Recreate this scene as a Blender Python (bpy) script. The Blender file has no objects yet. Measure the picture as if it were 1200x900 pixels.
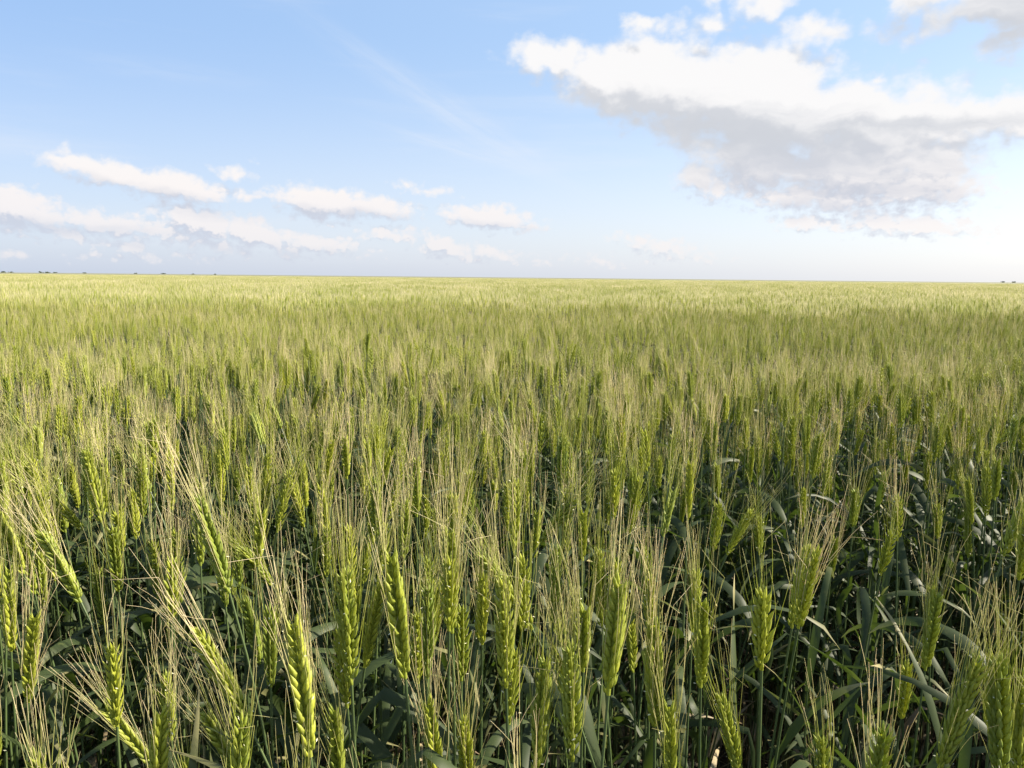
import bpy, math, random
import numpy as np
from mathutils import Matrix, Vector, Euler

sc = bpy.context.scene
C = sc.collection
rng = np.random.default_rng(11)
R = math.radians

# ------------------------------------------------------------------ camera
F_PX, W_PX, H_PX = 906.0, 1200.0, 900.0
CAM = Vector((0.0, 0.0, 1.165))
PITCH, ROLL = 7.85, 0.57
cam_d = bpy.data.cameras.new('camera')
cam_d.sensor_width = 36.0
cam_d.lens = 36.0 * F_PX / W_PX
cam_d.clip_start = 0.02
cam_d.clip_end = 20000
cam = bpy.data.objects.new('camera', cam_d)
C.objects.link(cam)
CAM_R = (Matrix.Rotation(R(90 - PITCH), 3, 'X') @ Matrix.Rotation(R(ROLL), 3, 'Z'))
cam.matrix_world = Matrix.Translation(CAM) @ CAM_R.to_4x4()
sc.camera = cam

def ray(px, py):
    """direction (depth 1) through a point of the photograph"""
    return CAM_R @ Vector(((px - 600) / F_PX, -(py - 450) / F_PX, -1.0))

def project(p):
    v = CAM_R.transposed() @ (Vector(p) - CAM)
    if v.z > -0.02:
        return None
    return (600 + F_PX * v.x / -v.z, 450 - F_PX * v.y / -v.z, -v.z)

# ------------------------------------------------------------------ sun and sky
SUN_EL, SUN_AZ = 33.0, 84.0            # azimuth measured from the view direction towards the right
SKY_STRENGTH = 0.11
sun_dir = Vector((math.sin(R(SUN_AZ)) * math.cos(R(SUN_EL)), math.cos(R(SUN_AZ)) * math.cos(R(SUN_EL)), math.sin(R(SUN_EL))))
sd = bpy.data.lights.new('sun', 'SUN')
sd.energy = 5.0
sd.angle = R(0.53)
sd.color = (1.0, 0.90, 0.73)
so = bpy.data.objects.new('sun', sd)
so.rotation_euler = sun_dir.to_track_quat('Z', 'Y').to_euler()
so.location = (0, 0, 30)
C.objects.link(so)

world = bpy.data.worlds.new('World')
sc.world = world
world.use_nodes = True
sc.view_settings.view_transform = 'Standard'
sc.view_settings.look = 'None'
sc.view_settings.gamma = 1.0
sc.view_settings.use_curve_mapping = False
sc.view_settings.exposure = 1.42
sc.cycles.max_bounces = 7
sc.cycles.diffuse_bounces = 4
sc.cycles.glossy_bounces = 2
sc.cycles.transmission_bounces = 5
sc.cycles.transparent_max_bounces = 4
sc.cycles.caustics_reflective = False
sc.cycles.caustics_refractive = False
sc.cycles.use_denoising = True
sc.render.filter_size = 1.6

class NT:
    """small helper to write node trees"""
    def __init__(self, tree):
        self.t = tree
        self.n = tree.nodes
        self.l = tree.links
    def put(self, sock, v):
        if v is None:
            return
        if isinstance(v, bpy.types.NodeSocket):
            self.l.new(v, sock)
        else:
            sock.default_value = v
    def math(self, op, a, b=None, c=None, clamp=False):
        m = self.n.new('ShaderNodeMath'); m.operation = op; m.use_clamp = clamp
        self.put(m.inputs[0], a); self.put(m.inputs[1], b); self.put(m.inputs[2], c)
        return m.outputs[0]
    def vmath(self, op, a, b=None, scale=None):
        m = self.n.new('ShaderNodeVectorMath'); m.operation = op
        self.put(m.inputs[0], a); self.put(m.inputs[1], b)
        if scale is not None:
            self.put(m.inputs['Scale'], scale)
        return m.outputs['Value'] if op in ('LENGTH', 'DOT_PRODUCT') else m.outputs[0]
    def comb(self, x, y, z=0.0):
        m = self.n.new('ShaderNodeCombineXYZ')
        self.put(m.inputs[0], x); self.put(m.inputs[1], y); self.put(m.inputs[2], z)
        return m.outputs[0]
    def sep(self, v):
        m = self.n.new('ShaderNodeSeparateXYZ'); self.put(m.inputs[0], v)
        return m.outputs
    def noise(self, vec, scale, detail=4, rough=0.5, dim='3D', color=False, lac=2.0):
        m = self.n.new('ShaderNodeTexNoise'); m.noise_dimensions = dim
        self.put(m.inputs['Vector'], vec); m.inputs['Scale'].default_value = scale
        m.inputs['Detail'].default_value = detail; m.inputs['Roughness'].default_value = rough
        m.inputs['Lacunarity'].default_value = lac
        return m.outputs['Color'] if color else m.outputs[0]
    def maprange(self, v, a, b, c=0.0, d=1.0, smooth=False):
        m = self.n.new('ShaderNodeMapRange')
        m.interpolation_type = 'SMOOTHSTEP' if smooth else 'LINEAR'
        for k, x in zip((0, 1, 2, 3, 4), (v, a, b, c, d)):
            self.put(m.inputs[k], x)
        return m.outputs[0]
    def mix(self, f, a, b, blend='MIX'):
        m = self.n.new('ShaderNodeMix'); m.data_type = 'RGBA'; m.blend_type = blend
        self.put(m.inputs[0], f); self.put(m.inputs[6], a); self.put(m.inputs[7], b)
        return m.outputs[2]

def az_el(px, py):
    d = ray(px, py).normalized()
    return math.atan2(d.x, d.y), math.asin(d.z)

# clouds: (x, y, half width, half height, tilt down to the right, weight) on the photograph's own pixels,
# turned into compass direction and elevation below
BIG = [(656, 76, 60, 24, 12, 0.9), (712, 90, 76, 38, 18, 1.1), (780, 100, 100, 50, 14, 1.15), (890, 122, 140, 66, 14, 1.3), (1010, 142, 130, 50, 10, 1.1),
       (1140, 135, 110, 24, 3, 1.0), (1225, 137, 60, 24, 0, 1.0), (1020, 195, 115, 52, 4, 1.1), (890, 190, 95, 40, 18, 1.0), (828, 214, 42, 22, 18, .8),
       (960, 232, 110, 24, 6, 0.9), (1070, 222, 80, 28, 0, 1.1), (1055, 264, 100, 13, 3, 1.0), (940, 259, 38, 11, 6, 0.9)]
SMALL_TOP = [(754, 32, 28, 11, 16, 0.6), (840, 32, 20, 12, 10, 0.5), (902, 2, 36, 18, 0, 0.75), (965, 40, 50, 20, -8, 0.52),
             (838, -6, 24, 12, 0, 0.6), (1078, 0, 40, 18, 0, 0.85), (1180, 4, 90, 36, 0, 0.9), (1180, 44, 40, 20, 0, 0.55), (1032, 90, 14, 7, 0, 0.5)]
LEFT = [(80, 193, 29.1, 9.8, 8, 0.9), (135, 205, 69.4, 17.1, 12, 1.23), (205, 220, 73.9, 17.1, 6, 1.23), (272, 201, 26.9, 8.5, 14, 0.62), (300, 232, 67.2, 7.3, 4, 0.56), (385, 238, 73.9, 20.7, 4, 1.34), (450, 243, 56.0, 13.4, 5, 0.9), (572, 256, 58.2, 17.1, 4, 1.34), (618, 265, 26.9, 7.3, 3, 0.67), (480, 215, 20.2, 7.3, 8, 0.45), (8, 241, 62.7, 24.4, 14, 1.46), (62, 254, 56.0, 14.6, 8, 1.01), (125, 263, 69.4, 15.9, 6, 1.12), (180, 271, 49.3, 12.2, 5, 0.9), (235, 262, 51.5, 19.5, 14, 1.46), (300, 276, 69.4, 17.1, 11, 1.34), (375, 285, 60.5, 12.2, 7, 1.01), (85, 275, 33.6, 8.5, 3, 0.67), (158, 292, 33.6, 9.8, 12, 0.9), (290, 295, 29.1, 6.1, 3, 0.56), (10, 299, 22.4, 6.1, 3, 0.56), (460, 274, 35.8, 11.0, 5, 0.84), (520, 290, 47.0, 13.4, 14, 1.12), (578, 298, 38.1, 8.5, 10, 0.9), (628, 304, 26.9, 6.1, 4, 0.56), (775, 291, 62.7, 12.2, 9, 0.78), (705, 305, 40.3, 6.1, 5, 0.5), (200, 278, 40, 8, 3, 0.6), (395, 262, 24, 5, 3, 0.3), (425, 262, 22, 6, 0, 0.3), (340, 300, 30, 5, 2, 0.4), (120, 300, 26, 5, 2, 0.35), (552, 303, 26, 4, 2, 0.4), (240, 300, 30, 5, 2, 0.35), (505, 222, 26, 6, 6, 0.4), (70, 268, 95, 13, 3, 0.75), (235, 284, 120, 11, 4, 0.65), (15, 250, 60, 18, 8, 1.1), (320, 280, 50, 14, 8, 0.9), (300, 190, 14, 5, 8, 0.2)]
# thick undersides that the light does not get through
UNDER = [(820, 160, 120, 22, 12, .95), (915, 178, 115, 28, 8, .95), (1060, 149, 95, 7, 2, .7), (940, 214, 95, 11, 6, .65), (990, 244, 70, 7, 3, .5), (1045, 182, 50, 6, 3, .3), (1190, 18, 75, 26, 0, .55),
         (20, 264, 90, 6, 3, .6), (280, 294, 80, 5, 4, .45), (400, 252, 70, 5, 3, .6), (180, 232, 80, 5, 8, .4), (575, 269, 44, 4, 2, .5)]

def blobs(k, P, spec, start, grow):
    F = None; cnt = 0
    for (px, py, rx, ry, tilt, w) in spec:
        a, e = az_el(px, py)
        m = k.n.new('ShaderNodeMapping'); m.vector_type = 'TEXTURE'
        k.put(m.inputs[0], P)
        m.inputs[1].default_value = (a, e, 0)
        m.inputs[2].default_value = (0, 0, R(-tilt))
        m.inputs[3].default_value = (rx / F_PX * grow, ry / F_PX * grow, 1)
        ln = k.vmath('LENGTH', m.outputs[0])
        v = k.math('MULTIPLY_ADD', ln, -w, w)
        F = (v if start is None else k.math('MAXIMUM', start, v)) if F is None else k.math('SMOOTH_MAX', F, v, 0.10)
        cnt += 1
        if cnt % 5 == 0:      # a negligible term that keeps the evaluation in order (few values held at a time)
            P = k.vmath('ADD', P, k.comb(k.math('MULTIPLY', F, 1e-7), 0.0))
    return F

def density_group():
    g = bpy.data.node_groups.new('cloud_density', 'ShaderNodeTree')
    g.interface.new_socket('P', in_out='INPUT', socket_type='NodeSocketVector')
    g.interface.new_socket('D', in_out='OUTPUT', socket_type='NodeSocketFloat')
    g.interface.new_socket('W', in_out='OUTPUT', socket_type='NodeSocketVector')
    k = NT(g)
    gi = k.n.new('NodeGroupInput'); go = k.n.new('NodeGroupOutput')
    P = gi.outputs[0]
    x, y, z = k.sep(P)
    low = k.maprange(y, 0.05, 0.17, 1.0, 0.0)          # distant clouds near the horizon have smaller features
    warp = k.noise(P, 22.0, 4, 0.55, color=True)
    warp = k.vmath('SUBTRACT', warp, (0.5, 0.5, 0.5))
    s = k.maprange(low, 0, 1, 0.046, 0.014)
    Pw = k.vmath('ADD', P, k.vmath('SCALE', warp, scale=s))
    F = blobs(k, Pw, BIG + SMALL_TOP + LEFT, None, 1.12)
    # clouds outside the photograph's frame
    xo = k.math('ABSOLUTE', x)
    side = k.maprange(xo, 0.72, 0.95, 0.0, 1.0)
    high = k.maprange(y, 0.36, 0.5, 0.0, 1.0)
    out = k.math('MAXIMUM', side, high)
    far = k.noise(k.vmath('MULTIPLY', P, (1.0, 2.2, 1.0)), 2.6, 3, 0.5)
    far = k.math('MULTIPLY', k.math('SUBTRACT', far, 0.54), 5.0)
    F = k.math('MAXIMUM', F, k.math('SUBTRACT', k.math('MULTIPLY', far, out), k.math('MULTIPLY', k.math('SUBTRACT', 1.0, out), 0.9)))
    n1 = k.noise(k.vmath('MULTIPLY', P, (1.0, 1.5, 1.0)), 17.0, 9, 0.56)
    n3 = k.noise(k.vmath('MULTIPLY', P, (1.0, 1.4, 1.0)), 52.0, 6, 0.6)
    nn = k.math('ADD', k.math('MULTIPLY', n1, k.math('SUBTRACT', 1.0, k.math('MULTIPLY', low, 0.75))), k.math('MULTIPLY', n3, k.math('MULTIPLY', low, 0.75)))
    n = k.math('MULTIPLY', k.math('SUBTRACT', nn, 0.5), k.maprange(low, 0, 1, 1.25, 1.5))
    for sc_, wgt in ((24.0, k.math('MULTIPLY', k.math('SUBTRACT', 1.0, low), 0.32)), (58.0, k.math('MULTIPLY', low, 0.75))):
        vo = k.n.new('ShaderNodeTexVoronoi'); vo.feature = 'SMOOTH_F1'; vo.voronoi_dimensions = '2D'
        vo.inputs['Scale'].default_value = sc_; vo.inputs['Detail'].default_value = 2.0; vo.inputs['Roughness'].default_value = 0.55
        vo.inputs['Smoothness'].default_value = 0.35
        k.put(vo.inputs['Vector'], k.vmath('ADD', k.vmath('MULTIPLY', P, (1.0, 1.25, 1.0)), k.vmath('SCALE', warp, scale=0.02)))
        n = k.math('ADD', n, k.math('MULTIPLY', k.math('SUBTRACT', 0.52, vo.outputs['Distance']), wgt))
    n = k.math('MULTIPLY_ADD', low, 0.13, n)
    k.put(go.inputs[0], k.math('ADD', F, n))
    k.put(go.inputs[1], Pw)
    return g

wt = NT(world.node_tree)
wt.n.clear()
tc = wt.n.new('ShaderNodeTexCoord')
dx, dy, dz = wt.sep(tc.outputs['Generated'])
az = wt.math('ARCTAN2', dx, dy)
el = wt.math('ARCSINE', dz)
P = wt.comb(az, el, 0.0)
g = density_group()
def dens(p):
    gn = wt.n.new('ShaderNodeGroup'); gn.node_tree = g; wt.put(gn.inputs[0], p)
    return gn.outputs
D0, PW = dens(P)[:2]
lowf = wt.maprange(el, 0.05, 0.17, 1.0, 0.0)
step = wt.vmath('MULTIPLY', wt.comb(wt.maprange(lowf, 0, 1, 0.012, 0.004), wt.maprange(lowf, 0, 1, 0.028, 0.013)), (1.0, 1.0, 0.0))
step = wt.vmath('ADD', step, wt.comb(wt.math('MULTIPLY', D0, 1e-7), 0.0))
D1 = dens(wt.vmath('ADD', P, step))[0]
U = blobs(wt, wt.vmath('ADD', PW, wt.comb(wt.math('MULTIPLY', D1, 1e-7), 0.0)), UNDER, None, 1.25)
sky = wt.n.new('ShaderNodeTexSky')
sky.sky_type = 'NISHITA'
sky.sun_disc = False
sky.sun_elevation = R(SUN_EL)
sky.sun_rotation = R(SUN_AZ)
sky.altitude = 100
sky.air_density = 1.0
sky.dust_density = 1.6
sky.ozone_density = 1.4
alpha = wt.maprange(D0, -0.10, wt.maprange(lowf, 0, 1, 0.45, 0.75), 0.0, 1.0, smooth=True)
fade = wt.maprange(el, 0.0, 0.10, 0.45, 0.97)
alpha = wt.math('MULTIPLY', alpha, fade)
# thin high streaks
st = wt.n.new('ShaderNodeMapping'); wt.put(st.inputs[0], P); st.inputs[2].default_value = (0, 0, R(27)); st.inputs[3].default_value = (1.2, 11, 1)
cir = wt.noise(st.outputs[0], 1.7, 5, 0.55)
cir = wt.maprange(cir, 0.50, 0.80, 0.0, 0.35, smooth=True)
diff = wt.math('SUBTRACT', D0, D1)
lit = wt.maprange(diff, -0.40, 0.20, wt.maprange(lowf, 0, 1, 0.15, 0.0), 1.0, smooth=True)
strat = wt.noise(wt.vmath('MULTIPLY', PW, (1.0, 5.0, 1.0)), 11.0, 5, 0.55)
U = wt.math('ADD', U, wt.math('MULTIPLY', wt.math('SUBTRACT', strat, 0.5), 1.5))
under = wt.maprange(U, -0.65, 0.95, 0.0, 1.0, smooth=True)
lit = wt.math('MULTIPLY', lit, wt.math('MULTIPLY_ADD', under, -0.92, 1.0))
K = 1.0 / SKY_STRENGTH / 2 ** sc.view_settings.exposure
def rad(r, g_, b, s=1.0):
    return (r * K * s, g_ * K * s, b * K * s, 1.0)
c_dark = wt.mix(lowf, rad(0.63, 0.65, 0.70), rad(0.60, 0.63, 0.74))
c_lit = wt.mix(lowf, rad(0.98, 0.965, 0.96), rad(0.98, 0.91, 0.89))
ccol = wt.mix(lit, c_dark, c_lit)
skyc = sky.outputs[0]
# pale air: bluer on the left and high up, milky low down and towards the sun
warm = wt.maprange(az, -0.6, 0.65, 0.0, 1.0)
hi = wt.mix(warm, rad(0.33, 0.52, 0.86), rad(0.50, 0.69, 0.95))
lo_ = wt.mix(warm, rad(0.62, 0.70, 0.88), rad(0.88, 0.91, 0.98))
air = wt.mix(wt.maprange(el, 0.0, 0.30, 1.0, 0.0, smooth=True), hi, lo_)
skyc = wt.mix(0.80, skyc, air)
skyc = wt.mix(cir, skyc, rad(0.86, 0.89, 0.96))
for (x0, y0, x1, y1, wd_, st_) in ((330, 0, 700, 235, 0.030, 0.26), (420, 140, 640, 205, 0.012, 0.22), (40, 60, 330, 100, 0.02, 0.10)):
    (a0, e0), (a1, e1) = az_el(x0, y0), az_el(x1, y1)
    m = wt.n.new('ShaderNodeMapping'); m.vector_type = 'TEXTURE'; wt.put(m.inputs[0], P)
    m.inputs[1].default_value = ((a0 + a1) / 2, (e0 + e1) / 2, 0); m.inputs[2].default_value = (0, 0, math.atan2(e1 - e0, a1 - a0))
    m.inputs[3].default_value = (math.hypot(a1 - a0, e1 - e0) * 0.62, wd_, 1)
    q = wt.maprange(wt.vmath('LENGTH', m.outputs[0]), 0.0, 1.0, 1.0, 0.0, smooth=True)
    fib = wt.noise(wt.vmath('MULTIPLY', m.outputs[0], (1.6, 1.4, 1.0)), 1.6, 5, 0.6)
    skyc = wt.mix(wt.math('MULTIPLY', wt.math('MULTIPLY', q, st_), wt.maprange(fib, 0.3, 0.6)), skyc, rad(0.88, 0.91, 0.97))
col = wt.mix(alpha, skyc, ccol)
bg = wt.n.new('ShaderNodeBackground')
wt.put(bg.inputs[0], col); bg.inputs[1].default_value = SKY_STRENGTH
wo = wt.n.new('ShaderNodeOutputWorld')
wt.l.new(bg.outputs[0], wo.inputs[0])
world.cycles.sampling_method = 'MANUAL'
world.cycles.sample_map_resolution = 512

# ------------------------------------------------------------------ materials
def new_mat(name):
    m = bpy.data.materials.new(name); m.use_nodes = True
    k = NT(m.node_tree); k.n.clear()
    return m, k

def attr(k, name):
    a = k.n.new('ShaderNodeAttribute'); a.attribute_name = name
    return a.outputs['Fac']

def finish(k, col, rough, trans, tcol=None, bump=None, spec=0.5):
    p = k.n.new('ShaderNodeBsdfPrincipled')
    k.put(p.inputs['Base Color'], col); k.put(p.inputs['Roughness'], rough)
    p.inputs['Specular IOR Level'].default_value = spec
    if bump is not None:
        b = k.n.new('ShaderNodeBump'); b.inputs['Strength'].default_value = bump[1]; b.inputs['Distance'].default_value = bump[2]
        k.put(b.inputs['Height'], bump[0]); k.put(p.inputs['Normal'], b.outputs[0])
    o = k.n.new('ShaderNodeOutputMaterial')
    if trans:
        t = k.n.new('ShaderNodeBsdfTranslucent'); k.put(t.inputs[0], tcol if tcol is not None else col)
        mx = k.n.new('ShaderNodeMixShader'); mx.inputs[0].default_value = trans
        k.l.new(p.outputs[0], mx.inputs[1]); k.l.new(t.outputs[0], mx.inputs[2])
        k.l.new(mx.outputs[0], o.inputs[0])
    else:
        k.l.new(p.outputs[0], o.inputs[0])

def rnd(k):
    return k.n.new('ShaderNodeObjectInfo').outputs['Random']

def m_ear():
    m, k = new_mat('green_ear')
    r, t = rnd(k), attr(k, 'tint')
    v = k.math('ADD', k.math('MULTIPLY', r, 0.55), k.math('MULTIPLY', t, 0.45))
    c = k.mix(v, (0.165, 0.25, 0.014, 1), (0.56, 0.57, 0.032, 1))
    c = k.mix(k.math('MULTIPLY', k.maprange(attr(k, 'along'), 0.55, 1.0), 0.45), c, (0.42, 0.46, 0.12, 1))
    co = k.n.new('ShaderNodeTexCoord').outputs['Object']
    mott = k.noise(co, 420.0, 4, 0.65)
    c = k.mix(k.maprange(mott, 0.30, 0.70), k.mix(1.0, c, (0.66, 0.70, 0.62, 1), 'MULTIPLY'), k.mix(0.18, c, (0.62, 0.62, 0.34, 1)))
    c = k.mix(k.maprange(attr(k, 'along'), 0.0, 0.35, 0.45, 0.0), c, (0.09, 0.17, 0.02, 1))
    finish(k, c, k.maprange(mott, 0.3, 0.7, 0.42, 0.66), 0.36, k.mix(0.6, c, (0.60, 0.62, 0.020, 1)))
    return m
def m_awn():
    m, k = new_mat('awn_straw')
    r, t, a = rnd(k), attr(k, 'tint'), attr(k, 'along')
    v = k.math('ADD', k.math('MULTIPLY', k.math('POWER', a, 0.9), 0.76), k.math('MULTIPLY', k.math('SUBTRACT', k.math('ADD', r, t), 0.95), 0.7), clamp=True)
    c = k.mix(v, (0.345, 0.385, 0.055, 1), (0.86, 0.74, 0.49, 1))
    finish(k, c, 0.45, 0.42)
    return m
def m_stem():
    m, k = new_mat('stem_green')
    c = k.mix(rnd(k), (0.045, 0.072, 0.026, 1), (0.085, 0.12, 0.042, 1))
    c = k.mix(k.maprange(attr(k, 'along'), 0.45, 0.0), c, (0.16, 0.13, 0.06, 1))
    finish(k, c, 0.42, 0.0)
    return m
def m_leaf():
    m, k = new_mat('leaf_green')
    t, a, u = attr(k, 'tint'), attr(k, 'along'), attr(k, 'across')
    c = k.mix(t, (0.016, 0.028, 0.008, 1), (0.043, 0.062, 0.018, 1))
    vein = k.math('SINE', k.math('MULTIPLY', u, 42.0))
    c = k.mix(k.maprange(vein, -1, 1, 0.0, 0.22), c, (0.085, 0.12, 0.05, 1))
    co = k.n.new('ShaderNodeTexCoord').outputs['Object']
    c = k.mix(k.maprange(k.noise(co, 90.0, 6, 0.7), 0.58, 0.74, 0.0, 0.55), c, (0.13, 0.135, 0.04, 1))
    tip = k.math('MULTIPLY', k.maprange(a, 0.70, 1.0), k.maprange(t, 0.3, 0.9))
    c = k.mix(tip, c, (0.38, 0.33, 0.16, 1))
    finish(k, c, 0.52, 0.26, k.mix(0.5, c, (0.12, 0.20, 0.016, 1)), spec=0.25)
    return m
def m_dry():
    m, k = new_mat('leaf_dry')
    t, a = attr(k, 'tint'), attr(k, 'along')
    c = k.mix(t, (0.14, 0.095, 0.050, 1), (0.36, 0.29, 0.17, 1))
    finish(k, c, 0.6, 0.25)
    return m
def m_anther():
    m, k = new_mat('anther_cream')
    finish(k, (0.75, 0.73, 0.52, 1), 0.7, 0.2)
    return m
def m_soil():
    m, k = new_mat('field_soil')
    tcx = k.n.new('ShaderNodeTexCoord').outputs['Object']
    n = k.noise(tcx, 9.0, 8, 0.6)
    c = k.mix(n, (0.040, 0.027, 0.017, 1), (0.11, 0.075, 0.045, 1))
    finish(k, c, 0.95, 0.0, bump=(k.noise(tcx, 30.0, 8, 0.65), 0.9, 0.03))
    return m
def m_canopy():
    m, k = new_mat('far_canopy')
    tcx = k.n.new('ShaderNodeTexCoord').outputs['Object']
    n = k.noise(k.vmath('MULTIPLY', tcx, (1.0, 0.35, 1.0)), 0.25, 9, 0.65)
    c = k.mix(k.maprange(n, 0.35, 0.65), (0.14, 0.145, 0.065, 1), (0.20, 0.19, 0.105, 1))
    finish(k, c, 0.8, 0.0)
    return m
def m_crown():
    m, k = new_mat('tree_foliage')
    c = k.mix(attr(k, 'tint'), (0.035, 0.060, 0.026, 1), (0.075, 0.11, 0.045, 1))
    finish(k, c, 0.6, 0.2)
    return m
def m_bark():
    m, k = new_mat('tree_bark')
    finish(k, (0.10, 0.08, 0.06, 1), 0.9, 0.0)
    return m
EAR, AWN, STEM, LEAF, DRY, ANTH = m_ear(), m_awn(), m_stem(), m_leaf(), m_dry(), m_anther()
SOIL, CANOPY, CROWN, BARK = m_soil(), m_canopy(), m_crown(), m_bark()
WHEAT_MATS = [EAR, AWN, STEM, LEAF, DRY, ANTH]
MI = {m.name: i for i, m in enumerate(WHEAT_MATS)}

# ------------------------------------------------------------------ mesh collecting
class MB:
    def __init__(self):
        self.v, self.f, self.mi, self.tint, self.al, self.ac = [], [], [], [], [], []
        self.n = 0
    def add(self, v, f, tint=0.5, along=0.0, across=0.0, mi=0):
        """v (n,3); f (m,k) with k 3 or 4"""
        v = np.asarray(v, np.float32); n = len(v)
        self.v.append(v)
        self.f.append((np.asarray(f, np.int32) + self.n)); self.mi.append(np.full(len(f), mi, np.int32))
        self.tint.append(np.broadcast_to(np.float32(tint), (n,))); self.al.append(np.broadcast_to(np.asarray(along, np.float32), (n,)))
        self.ac.append(np.broadcast_to(np.asarray(across, np.float32), (n,)))
        self.n += n
    def arrays(self):
        return (np.concatenate(self.v), [f for f in self.f], np.concatenate(self.mi), np.concatenate(self.tint),
                np.concatenate(self.al), np.concatenate(self.ac))
    def extend(self, o, M=None, off=(0, 0, 0), mi=None, tint_shift=0.0):
        """add another collector's content turned by the 3x3 array M and moved"""
        for v, f, m_, t, a, c in zip(o.v, o.f, o.mi, o.tint, o.al, o.ac):
            pass
        V = np.concatenate(o.v)
        if M is not None:
            V = V @ M.T
        V = V + np.asarray(off, np.float32)
        self.v.append(V.astype(np.float32))
        for f, m_ in zip(o.f, o.mi):
            self.f.append(f + self.n); self.mi.append(m_ if mi is None else np.full(len(f), mi, np.int32))
        self.tint.append(np.clip(np.concatenate(o.tint) + tint_shift, 0, 1)); self.al.append(np.concatenate(o.al)); self.ac.append(np.concatenate(o.ac))
        self.n += len(V)
    def mesh(self, name, mats, smooth=True):
        V = np.concatenate(self.v)
        me = bpy.data.meshes.new(name)
        me.vertices.add(len(V)); me.vertices.foreach_set('co', V.ravel())
        loops = np.concatenate([f.ravel() for f in self.f])
        tot = np.concatenate([np.full(len(f), f.shape[1], np.int32) for f in self.f])
        start = np.concatenate([[0], np.cumsum(tot)[:-1]]).astype(np.int32)
        me.loops.add(len(loops)); me.loops.foreach_set('vertex_index', loops.astype(np.int32))
        me.polygons.add(len(tot)); me.polygons.foreach_set('loop_start', start)
        for m in mats:
            me.materials.append(m)
        me.polygons.foreach_set('material_index', np.concatenate(self.mi))
        me.polygons.foreach_set('use_smooth', np.full(len(tot), smooth))
        for nm, arr in (('tint', self.tint), ('along', self.al), ('across', self.ac)):
            at = me.attributes.new(nm, 'FLOAT', 'POINT'); at.data.foreach_set('value', np.concatenate(arr).astype(np.float32))
        me.update(calc_edges=True)
        return me

def unit(v):
    v = np.asarray(v, float); n = np.linalg.norm(v)
    return v / n if n > 1e-9 else np.array([0, 0, 1.0])

def frame(t, hint=(1, 0, 0)):
    t = unit(t); h = np.asarray(hint, float)
    x = h - t * (h @ t)
    if np.linalg.norm(x) < 1e-4:
        x = np.cross(t, (0, 1, 0))
    x = unit(x); y = np.cross(t, x)
    return x, y, t

def tube(mb, pts, rad, sides=5, mi=0, tint=0.5, al0=0.0, al1=1.0, hint=(1, 0, 0)):
    pts = np.asarray(pts, float); n = len(pts)
    T = np.gradient(pts, axis=0)
    ang = np.arange(sides) * 2 * math.pi / sides
    V = []
    for i in range(n):
        x, y, t = frame(T[i], hint)
        V.append(pts[i] + rad[i] * (np.cos(ang)[:, None] * x + np.sin(ang)[:, None] * y))
    V = np.concatenate(V)
    i = np.arange(n - 1)[:, None] * sides; j = np.arange(sides)[None, :]
    a = i + j; b = i + (j + 1) % sides
    f = np.stack([a, b, b + sides, a + sides], -1).reshape(-1, 4)
    al = np.repeat(np.linspace(al0, al1, n), sides)
    mb.add(V, f, tint, al, 0.0, mi)

def floret_template(sides, rings):
    prof = {6: [(0, .40), (.15, .86), (.34, 1.0), (.60, .76), (.83, .38), (1.0, .05)], 4: [(0, .4), (.35, 1.0), (.75, .62), (1.0, .04)], 3: [(0, .45), (.4, 1.0), (1.0, .05)]}[rings]
    ang = np.arange(sides) * 2 * math.pi / sides
    V = []
    for (z, r) in prof:
        keel = 1 + 0.22 * np.cos(ang) * (1 if sides > 4 else 0)
        V.append(np.stack([np.cos(ang) * r * 0.5 * keel, np.sin(ang) * r * 0.5, np.full(sides, z)], 1))
    V = np.concatenate(V)
    n = len(prof)
    i = np.arange(n - 1)[:, None] * sides; j = np.arange(sides)[None, :]
    a = i + j; b = i + (j + 1) % sides
    return V, np.stack([a, b, b + sides, a + sides], -1).reshape(-1, 4), np.repeat([p[0] for p in prof], sides)
FT_HI, FT_MID, FT_LO = floret_template(6, 6), floret_template(4, 4), floret_template(3, 3)

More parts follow.
